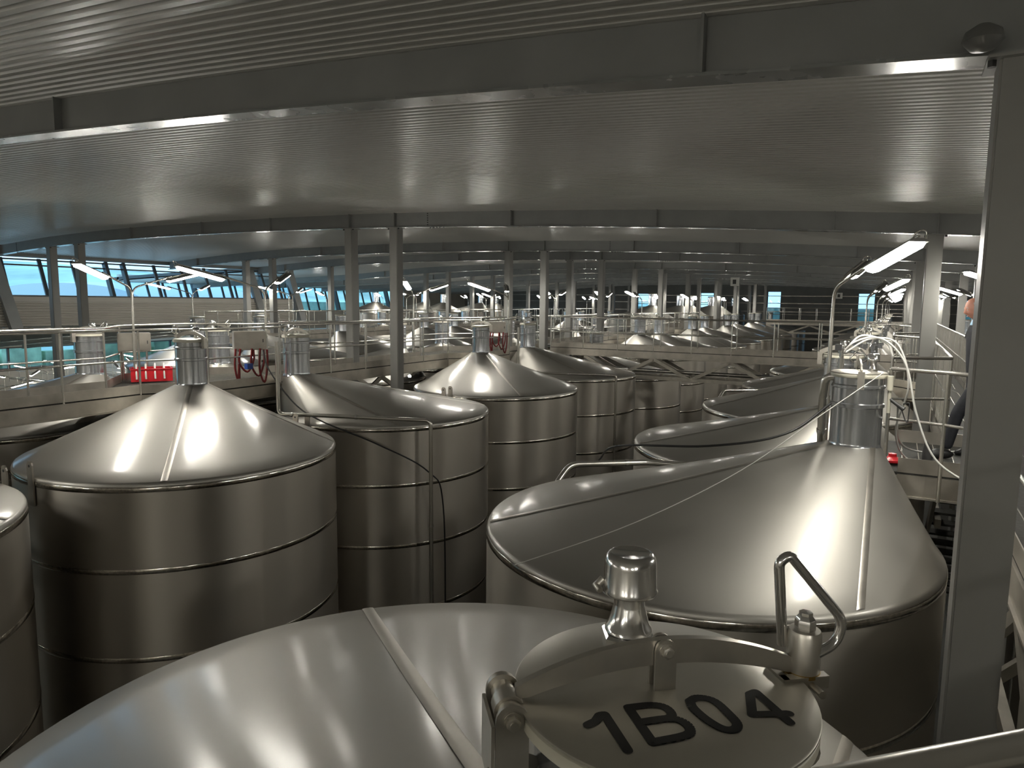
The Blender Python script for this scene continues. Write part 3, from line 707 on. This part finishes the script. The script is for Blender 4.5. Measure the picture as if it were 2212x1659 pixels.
lamp_post(-12.35, 8.05, 6.6, [math.radians(-60), math.radians(98)], 'two armed lamp post behind the red crate', 'lamp posts on the central walkway')
lamp_post(-10.3, 18.6, 6.6, [a1 - .1, a1 + math.radians(219)], 'two armed lamp post next to the second cabinet with red hoses', 'lamp posts on the central walkway')
lamp_post(-12.55, 16.9, 6.6, [math.radians(-62), math.radians(88)], 'two armed lamp post behind the near column of the central pair', 'lamp posts on the central walkway')
n_ = 0
for x, grp, ys_, an_ in ((-10.35, 'central near side', (31.4, 40.5, 49.5, 58.5), (a1, a1 + math.radians(219))), (-12.5, 'central far side', (26.5, 32, 41, 50, 59), (-1.4, 1.7)),
                     (-23.2, 'left near side', (17.5, 22.5, 31.5, 40.5, 49.5, 58.5), (a1, a1 + math.radians(219))), (-25.0, 'left far side', (24, 33, 42, 51, 60), (-1.4, 1.7)), (-34, 'annexe', (36, 42, 48, 54, 60), (a1 + .5, a1 + math.radians(219) + .4))):
    for i, y in enumerate(ys_):
        lamp_post(x, y, 6.6 if x > -30 else 0, an_, 'distant two armed lamp post on the %s line, %s from the viewer' % (grp, ORD[i]), 'lamp posts, ' + grp, full=False)
for i, (x, y, a) in enumerate(((-.62, -4.3, (-.9, 2.7)), (-.62, -7.5, (-.7, 2.4)), (-10.35, .3, (a1, a1 + math.radians(219))), (-12.4, -1.0, (-1.4, 1.7)), (-10.35, -7, (a1, a1 + math.radians(219))), (-23.2, 6.5, (-.6, -2.5)), (-23.2, -2, (-.6, 2.5)), (3.4, 5.0, (1.9, -2.4)), (3.4, -3.5, (1.9, -2.4)))):
    lamp_post(x, y, 6.5, a, 'two armed lamp post outside the view, behind or beside the camera, %s of its run' % ORD[i], 'lamp posts around the camera', full=False)
lamp_post(-.62, 8.35, 6.3, [math.radians(-64), math.radians(82)], 'tall lamp post with two bright heads beside the foremost tall neck', 'lamp posts on the right walkway', zt=8.02)
for i, y in enumerate((17.6, 26.7, 35.7, 44.8, 53.9, 63)):
    lamp_post(-.62, y, 6.3, [math.radians(-64), math.radians(80)], 'lamp post along the right walkway, %s behind the tall one' % ORD[i], 'lamp posts on the right walkway', zt=8.02, full=i < 2)
for i, y in enumerate((14, 23.5, 31, 38.3, 46)):
    lamp_post(2.1, y, 0, [1.9, -2.4], 'lamp post on the tanks beyond the right walkway, %s from the viewer' % ORD[i], 'lamp posts beyond the right walkway', zt=8.02, full=False)
rnd = random.Random(3)
for i in range(14):
    x = -34 - (i % 4) * 3.6; y = 15.5 + (i // 4) * 5.2 + (i % 4) * 3.1
    lamp_post(x, y, 1.3, [rnd.uniform(0, 6), rnd.uniform(0, 6)], 'small lamp post down in the lower hall, %s counting outward from the rail' % ORD[i], 'lamp posts in the lower hall', zt=3.7 - (-34 - x) * -.0, full=False)

# lower hall equipment: small tank tops
PL = prep_tank(1, 1, 2.2, 1.5)
for i in range(16):
    x = -33 - (i % 4) * 3.6; y = 13.0 + (i // 4) * 5.2 + (i % 4) * 3.1
    put_tank(PL, x, y, 'small stainless tank in the lower hall, %s of the %s line from the rail' % (ORD[i % 4], ['first', 'second', 'third', 'fourth'][i // 4]), 'tanks in the lower hall', False)
for i, y in enumerate((15.0, 19.5, 24, 28.5)):
    t = thing('catwalk', 'low service catwalk in the lower hall, %s from the viewer' % ORD[i], 'walkway'); deck(t, [((-50, y), (-31, y), (-31, y + .8), (-50, y + .8))], 2.9)
    rail_run(t, [(-50, y), (-31, y)], 2.9)

# ------------------------------------------------------------------ cabinets with hoses, crates, small things
def cabinet(x, y, z, label, ang):
    t = thing('control_cabinet', label, 'cabinet', (x, y, z), ang)
    b = bmesh.new(); bmesh.ops.create_cube(b, size=1); bmesh.ops.scale(b, vec=(.55, .30, .34), verts=b.verts); bmesh.ops.bevel(b, geom=b.edges[:], offset=.012, segments=2, affect='EDGES')
    me = bpy.data.meshes.new('body'); b.to_mesh(me); b.free(); me.materials.append(M['galv']); link(me, 'body', t)
    MB().box((-.25, -.157, -.15), (.25, -.151, .15)).build('door', 'galv', t); MB().box((.21, -.165, -.03), (.225, -.157, .03)).build('latch', 'dark', t)
    for sx in (-.2, .2): MB().tube([(sx, .1, -.9), (sx, .1, -.17)], .02, 8).build('leg', 'tube', t, 60)
cabinet(-10.38, 8.98, 7.42, 'grey steel cabinet on legs at the front lamp post, red hoses below', 1.0)
cabinet(-10.45, 18.1, 7.42, 'grey steel cabinet on legs at the second lamp post, red hoses below', 1.0)
cabinet(-12.5, 8.15, 7.35, 'narrow switch box behind the walkway rail next to the rear lamp post', 1.0)
def hoses(x, y, tag_):
    for i, (dx, a, b, lo) in enumerate(((-.22, 0, .05, .55), (-.14, .0, .22, .42), (.06, 0, .20, .50), (.2, 0, .12, .62))):
        d = Vector((.54, .84, 0)); p = Vector((x, y, 7.28)) + d * dx; q = p + d * b
        pts = catmull([p, p - Vector((0, 0, lo * .6)) - d * .02, (p + q) / 2 - Vector((0, 0, lo)), q - Vector((0, 0, lo * .5)), q + Vector((0, 0, -.02 if i else -.7))], 5)
        tag(MB().tube(pts, .019, 8).build('red_hose', 'redhose', None, 60), 'dark red hose looped under the %s cabinet, %s along it' % (tag_, ORD[i].replace('nearest', 'first')), 'hose', 'red hoses under the %s cabinet' % tag_)
hoses(-10.25, 8.85, 'front'); hoses(-10.32, 18.0, 'second')
tag(MB().box((-10.22, 8.72, 6.92), (-10.14, 8.84, 7.02)).build('blue_plug', 'blue'), 'small dark blue plug hanging by the red hoses', 'plug')
def crate(x, y, z, ang, label):
    t = thing('plastic_crate', label, 'crate', (x, y, z), ang)
    mb = MB(); L, W, H, th = .34, .22, .24, .012
    mb.box((-L, -W, 0), (L, W, .012))
    for s in (-1, 1): mb.box((-L, s * W - th / 2, 0), (L, s * W + th / 2, H)); mb.box((s * L - th / 2, -W, 0), (s * L + th / 2, W, H))
    mb.build('shell', 'red', t)
    r = MB()
    for s in (-1, 1): r.box((-L - .015, s * W - .02, H - .02), (L + .015, s * W + .02, H)); r.box((s * L - .02, -W, H - .02), (s * L + .02, W, H))
    for k in range(5): r.box((-L + .1 + k * .12, -W - .014, .02), (-L + .11 + k * .12, -W - .004, H - .02))
    r.build('rim', 'red', t)
crate(-12.25, 8.3, 6.63, 1.0, 'bright red plastic crate on the central walkway platform')
for i in range(4):
    c = Vector((-12.25 + .08 * i - .12, 8.3 + .13 * i - .22, 6.7))
    e = c + Vector((.10, -.07, .12)); pts = [c, c + Vector((.0, 0, .19)), c + Vector((.05, -.03, .24)), e + Vector((.08, -.05, -.02)), e + Vector((.10, -.06, -.14))]
    tag(MB().tube(catmull(pts, 4), .017, 8).build('white_hose_end', 'white', None, 60), 'white hose end hanging over the red crate edge, %s from its near corner' % ORD[i], 'hose', 'white hose ends in the crate')
crate(-33.2, 15.4, 2.92, .5, 'small distant red crate down in the lower hall at the frame edge')
tag(MB().lathe([(.10, 0), (.11, .01), (.11, .03), (.04, .06), (.04, .09), (.001, .09)], (.05, 8.45, 6.52), 20).build('red_disc', 'red', None, 40), 'red round disc lying on the grating behind the foremost neck', 'disc')
tag(MB().tube([(.38, 8.75, 6.52), (.38, 8.75, 6.62), (.36, 8.74, 6.72)], [.05, .05, .015], 10).build('black_bottle', 'dark', None, 60), 'small black container on the platform grating', 'bottle')
# vent pipes
def pipe(pts, r, label, grp=None, name='vent_pipe', material='tube', rr=.1):
    t = thing(name, label, 'pipe', group=grp); MB().tube(rounded(pts, rr, 6), r, 14).build('pipe_run', material, t, 60)
    for p, q in zip(pts[1:], pts[2:]):
        p, q = Vector(p), Vector(q)
        if (q - p).length > .8:
            c = p + (q - p) * .3; d = (q - p).normalized(); MB().tube([c - d * .02, c + d * .02], r + .008, 14).build('clamp_ring', 'polish', t, 60)
pipe([(-9.4, 8.72, 7.45), (-9.4, 8.72, 6.18), (-8.59, 9.0, 6.18), (-6.86, 9.71, 6.15), (-6.84, 9.72, 0)], .035, 'steel vent pipe crossing the cone edge and dropping down the cable tank')
pipe([(-9.5, 17.78, 7.45), (-9.5, 17.78, 6.18), (-8.6, 17.9, 6.18), (-6.86, 18.72, 6.15), (-6.84, 18.73, 0)], .035, 'steel vent pipe dropping down the fourth tank wall')
pipe([(-.42, 7.68, 7.47), (-.60, 7.75, 7.47), (-.62, 7.78, 7.2), (-.62, 8.1, 6.15), (-1.2, 9.05, 6.12), (-2.7, 8.75, 6.12), (-3.55, 8.1, 6.12), (-3.62, 7.8, 5.9), (-3.62, 7.8, 0)], .04, 'thick steel overflow pipe elbowing out of the foremost tall neck', rr=.12)
pipe([(-.62, 17.2, 7.4), (-.62, 17.1, 6.15), (-1.2, 18.1, 6.12), (-2.7, 17.8, 6.12), (-3.55, 17.2, 6.12), (-3.62, 16.9, 5.9), (-3.62, 16.9, 0)], .035, 'steel overflow pipe bending over the gap behind the third right tank')
# cables
def cable(pts, r, label, material='rubber', name='cable', cat='cable'):
    return tag(MB().tube(catmull(pts, 8), r, 8).build(name, material, None, 60), label, cat)
cable([(-10.05, 9.0, 7.25), (-9.85, 8.95, 6.9), (-9.25, 8.95, 6.35), (-8.6, 8.92, 6.1), (-7.6, 9.2, 5.75), (-6.95, 9.75, 5.25), (-6.80, 10.0, 4.6), (-6.78, 10.05, 2.0)], .013, 'black cable sagging across the gap and down the second tank wall')
cable([(-.52, 7.5, 7.22), (-.85, 6.9, 6.98), (-1.5, 6.7, 6.83), (-2.6, 7.2, 6.62), (-3.2, 8.2, 6.2)], .012, 'black cable sagging from the foremost tall neck across the cone')
cable([(-.08, 7.52, 7.55), (-.55, 7.0, 7.18), (-1.1, 6.2, 6.75), (-1.75, 5.3, 6.42), (-2.6, 4.85, 6.05)], .004, 'thin white cord running down from the foremost neck over the steep cone', 'white', 'cord', 'cord')
cable([(-.50, 7.62, 7.62), (-.36, 7.60, 7.82), (-.12, 7.7, 7.86), (.10, 7.75, 7.62), (.22, 7.7, 7.15), (.40, 7.6, 6.75), (.72, 7.4, 6.56)], .010, 'white hose arching over the foremost neck and down to the grating', 'white', 'white_hose', 'hose')
cable([(-.45, 7.85, 7.7), (-.22, 7.9, 7.85), (.02, 7.95, 7.80), (.14, 7.95, 7.4), (.06, 8.2, 6.9), (.20, 8.45, 6.56), (.62, 8.35, 6.53)], .010, 'white hose looping behind the foremost neck onto the platform', 'white', 'white_hose', 'hose')
cable([(.06, 8.0, 7.2), (.10, 8.5, 6.75), (.32, 9.1, 6.54), (.72, 9.4, 6.53)], .010, 'white hose trailing across the platform grating towards the man', 'white', 'white_hose', 'hose')
cable([(-.55, 9.9, 7.62), (-.38, 9.95, 7.8), (-.1, 10.0, 7.72), (.0, 10.0, 7.5)], .016, 'white hose arching over the second neck in the right row', 'white', 'white_hose', 'hose')
t = thing('spray_lance', 'dark steel valve and lever hanging on the rail end at the foremost neck', 'valve', (-.02, 7.65, 7.25))
MB().tube([(0, 0, .12), (0, 0, .26)], .028, 12).tube([(0, 0, -.1), (0, 0, .12)], .018, 10).build('pale_sleeve', 'cream', t, 60)
MB().tube([(0, 0, .04), (.10, -.03, -.03), (.13, -.04, -.05)], [.015, .02, .026], 8).build('valve_barrel', 'dark', t, 60)
MB().tube(rounded([(.10, -.03, -.02), (.15, -.05, -.16), (.17, -.05, -.17), (.175, -.05, .02), (.12, -.03, .0)], .02), .006, 6).build('trigger_lever', 'dark', t, 60)
t = thing('shutoff_valve', 'chrome valve block with hose tails on top of the foremost neck', 'valve', (-.46, 7.62, 7.56))
MB().lathe([(.03, 0), (.03, .1), (.02, .1), (.02, .15), (.035, .15), (.035, .2), (.001, .2)], (0, 0, 0), 12).build('valve_body', 'polish', t, 40)
MB().box((-.06, -.05, .18), (.0, .0, .24)).build('actuator', 'dark', t)
# hanging signs
for i, (x, y, z) in enumerate(((-6.9, 34.7, 9.3), (-3.6, 53.2, 8.9))):
    t = thing('hanging_sign', ['small white square plate hanging from a distant roof beam', 'tiny white plate hanging farther along the roof'][i], 'sign', (x, y, z))
    MB().box((-.2, -.01, -.25), (.2, .01, .15)).build('plate', 'white', t); MB().box((-.10, -.014, -.16), (.06, -.0101, .05)).build('dark_print', 'dark', t); MB().tube([(0, 0, .15), (0, 0, .35)], .008, 5).build('wire', 'dark', t)
# steel strap plates on column: junction block at the head of the near column
t = thing('ceiling_fitting', 'round dark fitting at the head of the big right column', 'fitting', (.26, 4.0, 9.40))
MB().lathe([(.03, .06), (.075, .03), (.085, -.01), (.05, -.05), (.001, -.06)], (0, 0, 0), 18).build('body', 'housing', t, 50)
t = thing('pendant_lamp', 'tiny white work lamp hanging under the catwalk beside the middle column', 'lamp', (-11.2, 14.9, 6.25))
MB().tube([(0, 0, -.02), (0, 0, .14)], .015, 6).build('holder', 'dark', t); MB().lathe([(.02, -.02), (.045, -.05), (.03, -.08), (.001, -.085)], (0, 0, 0), 12).build('bulb', 'lamp', t, 60)

# ------------------------------------------------------------------ the man on the right walkway
def skin_mesh(name, chain, edges, rad, material, levels=2):
    me = bpy.data.meshes.new(name); me.from_pydata(chain, edges, []); o = bpy.data.objects.new(name, me); C.objects.link(o)
    mo = o.modifiers.new('s', 'SKIN'); o.modifiers.new('u', 'SUBSURF').levels = levels
    for i, v_ in enumerate(me.skin_vertices[0].data): v_.radius = (rad[i], rad[i]) if not isinstance(rad[i], tuple) else rad[i]; v_.use_root = (i == 0)
    dg = bpy.context.evaluated_depsgraph_get(); ev = bpy.data.meshes.new_from_object(o.evaluated_get(dg)); bpy.data.objects.remove(o)
    ev.name = name; ev.materials.clear(); ev.materials.append(M[material])
    for p in ev.polygons: p.use_smooth = True
    return ev
man = thing('person', 'bald man in dark clothes half hidden behind the big right column, looking down', 'person', (.835, 9.25, 6.505), PI + .25)
# local: +x is forward
ch = [(0, 0, .93), (0, .0, 1.10), (.02, 0, 1.30), (.03, 0, 1.44), (.05, 0, 1.53),
      (.03, .19, 1.42), (-.05, .24, 1.14), (-.06, .24, .90), (.03, -.19, 1.42), (-.05, -.24, 1.14), (-.06, -.24, .90),
      (0, .10, .88), (.22, .10, .50), (.30, .10, .09), (0, -.10, .88), (.0, -.11, .50), (-.06, -.12, .09)]
ed = [(0, 1), (1, 2), (2, 3), (3, 4), (3, 5), (5, 6), (6, 7), (3, 8), (8, 9), (9, 10), (0, 11), (11, 12), (12, 13), (0, 14), (14, 15), (15, 16)]
rd = [(.15, .17), (.15, .16), (.14, .18), (.10, .12), .062, .075, .055, .04, .075, .055, .04, .10, .072, .055, .10, .072, .055]
link(skin_mesh('body', ch, ed, rd, 'cloth'), 'body', man)
for s, x in ((1, .31), (-1, -.06)):
    mb = bmesh.new(); bmesh.ops.create_uvsphere(mb, u_segments=14, v_segments=8, radius=1)
    for v_ in mb.verts: v_.co = Vector((v_.co.x * .145 + x + .06, v_.co.y * .05 + s * .12, max(-.045, v_.co.z * .06) + .045 + (-.02 if v_.co.x > .4 else 0)))
    me = bpy.data.meshes.new('shoe'); mb.to_mesh(me); mb.free(); me.materials.append(M['rubber'])
    for p in me.polygons: p.use_smooth = True
    link(me, 'shoe', man)
for s in (1, -1):   # hands
    hd = Vector((-.06, s * .24, .87))
    hc = [tuple(hd), tuple(hd + Vector((.01, 0, -.06)))]; he = [(0, 1)]; hr = [(.028, .017), (.038, .016)]
    for f in range(4):
        a = hd + Vector((.01 + (1.5 - f) * .019, 0, -.085 + abs(f - 1.3) * .006)); hc += [tuple(a), tuple(a + Vector((.004, -.008 * s, -.034 + abs(f - 1.3) * .003))), tuple(a + Vector((.004, -.022 * s, -.060 + abs(f - 1.3) * .006)))]; b = len(hc); he += [(1, b - 3), (b - 3, b - 2), (b - 2, b - 1)]; hr += [.010, .009, .008]
    a = hd + Vector((.042, -s * .01, -.035)); hc += [tuple(a), tuple(a + Vector((.014, -s * .012, -.034)))]; b = len(hc); he += [(0, b - 2), (b - 2, b - 1)]; hr += [.011, .009]
    link(skin_mesh('hand', hc, he, hr, 'skin', 1), 'hand', man)
hm = bmesh.new(); bmesh.ops.create_uvsphere(hm, u_segments=32, v_segments=24, radius=1)
def gs(x, m_, s_): return math.exp(-((x - m_) / s_) ** 2)
for v_ in hm.verts:
    x, y, z = v_.co
    front = max(0, x)
    X = x * .095; Y = y * .075; Z = z * .118
    Y *= 1 - .22 * max(0, -z) ; X *= 1 - .12 * max(0, -z) * (1 if x > 0 else 1.8)
    X += front * (.026 * gs(y, 0, .16) * gs(z, -.12, .2) + .012 * gs(z, -.72, .18) * gs(y, 0, .35) + .010 * gs(z, .22, .10) * gs(abs(y), .28, .25) + .008 * gs(z, -.48, .09) * gs(y, 0, .3))
    X -= front * (.014 * gs(z, .05, .10) * gs(abs(y), .36, .16) + .006 * gs(z, -.55, .035) * gs(y, 0, .3))
    v_.co = (X, Y, Z)
HM = Matrix.Translation((.10, 0, 1.655)) @ Matrix.Rotation(.30, 4, 'Y')
me = bpy.data.meshes.new('head'); hm.to_mesh(me); hm.free(); me.transform(HM); me.materials.append(M['skin'])
for p in me.polygons: p.use_smooth = True
hd_ = link(me, 'head', man)
for s in (1, -1):
    e = MB().lathe([(.001, -.010), (.007, -.007), (.010, 0), (.007, .007), (.001, .010)], HM @ Vector((.078, s * .029, .008)), 10).build('eye', 'white', hd_, 60)
    b = MB().tube([HM @ Vector((.088, s * .014, .028)), HM @ Vector((.088, s * .032, .034)), HM @ Vector((.076, s * .048, .028))], .004, 6).build('eyebrow', 'hair', hd_, 60)
    MB().lathe([(.001, -.006), (.018, -.004), (.020, .002), (.012, .006)], HM @ Vector((-.005, s * .077, -.005)), 12, mtx=Matrix.Rotation(PI / 2, 3, 'X')).build('ear', 'skin', hd_, 60)
MB().tube([HM @ Vector((.088, -.022, -.062)), HM @ Vector((.098, 0, -.060)), HM @ Vector((.088, .022, -.062))], .004, 6).build('mouth', mat('lips', (.35, .12, .10), .5), hd_, 60)
mb = MB(); vs = []; N = 17
for j in range(6):
    zz = .075 - j * .028
    for i in range(N):
        a = PI * .42 + (PI * 1.16) * i / (N - 1); rr = math.sqrt(max(.05, 1 - (zz / .118) ** 2)) ; vs.append(HM @ Vector((math.cos(a) * .098 * rr, math.sin(a) * .078 * rr, zz)))
mb.add(vs, [(j * N + i, j * N + i + 1, (j + 1) * N + i + 1, (j + 1) * N + i) for j in range(5) for i in range(N - 1)])
mb.build('hair', 'hair', hd_, 60)
MB().lathe([(.078, 1.475), (.072, 1.50), (.060, 1.535)], (.055, 0, 0), 20).build('shirt_collar', 'shirt', man, 60)
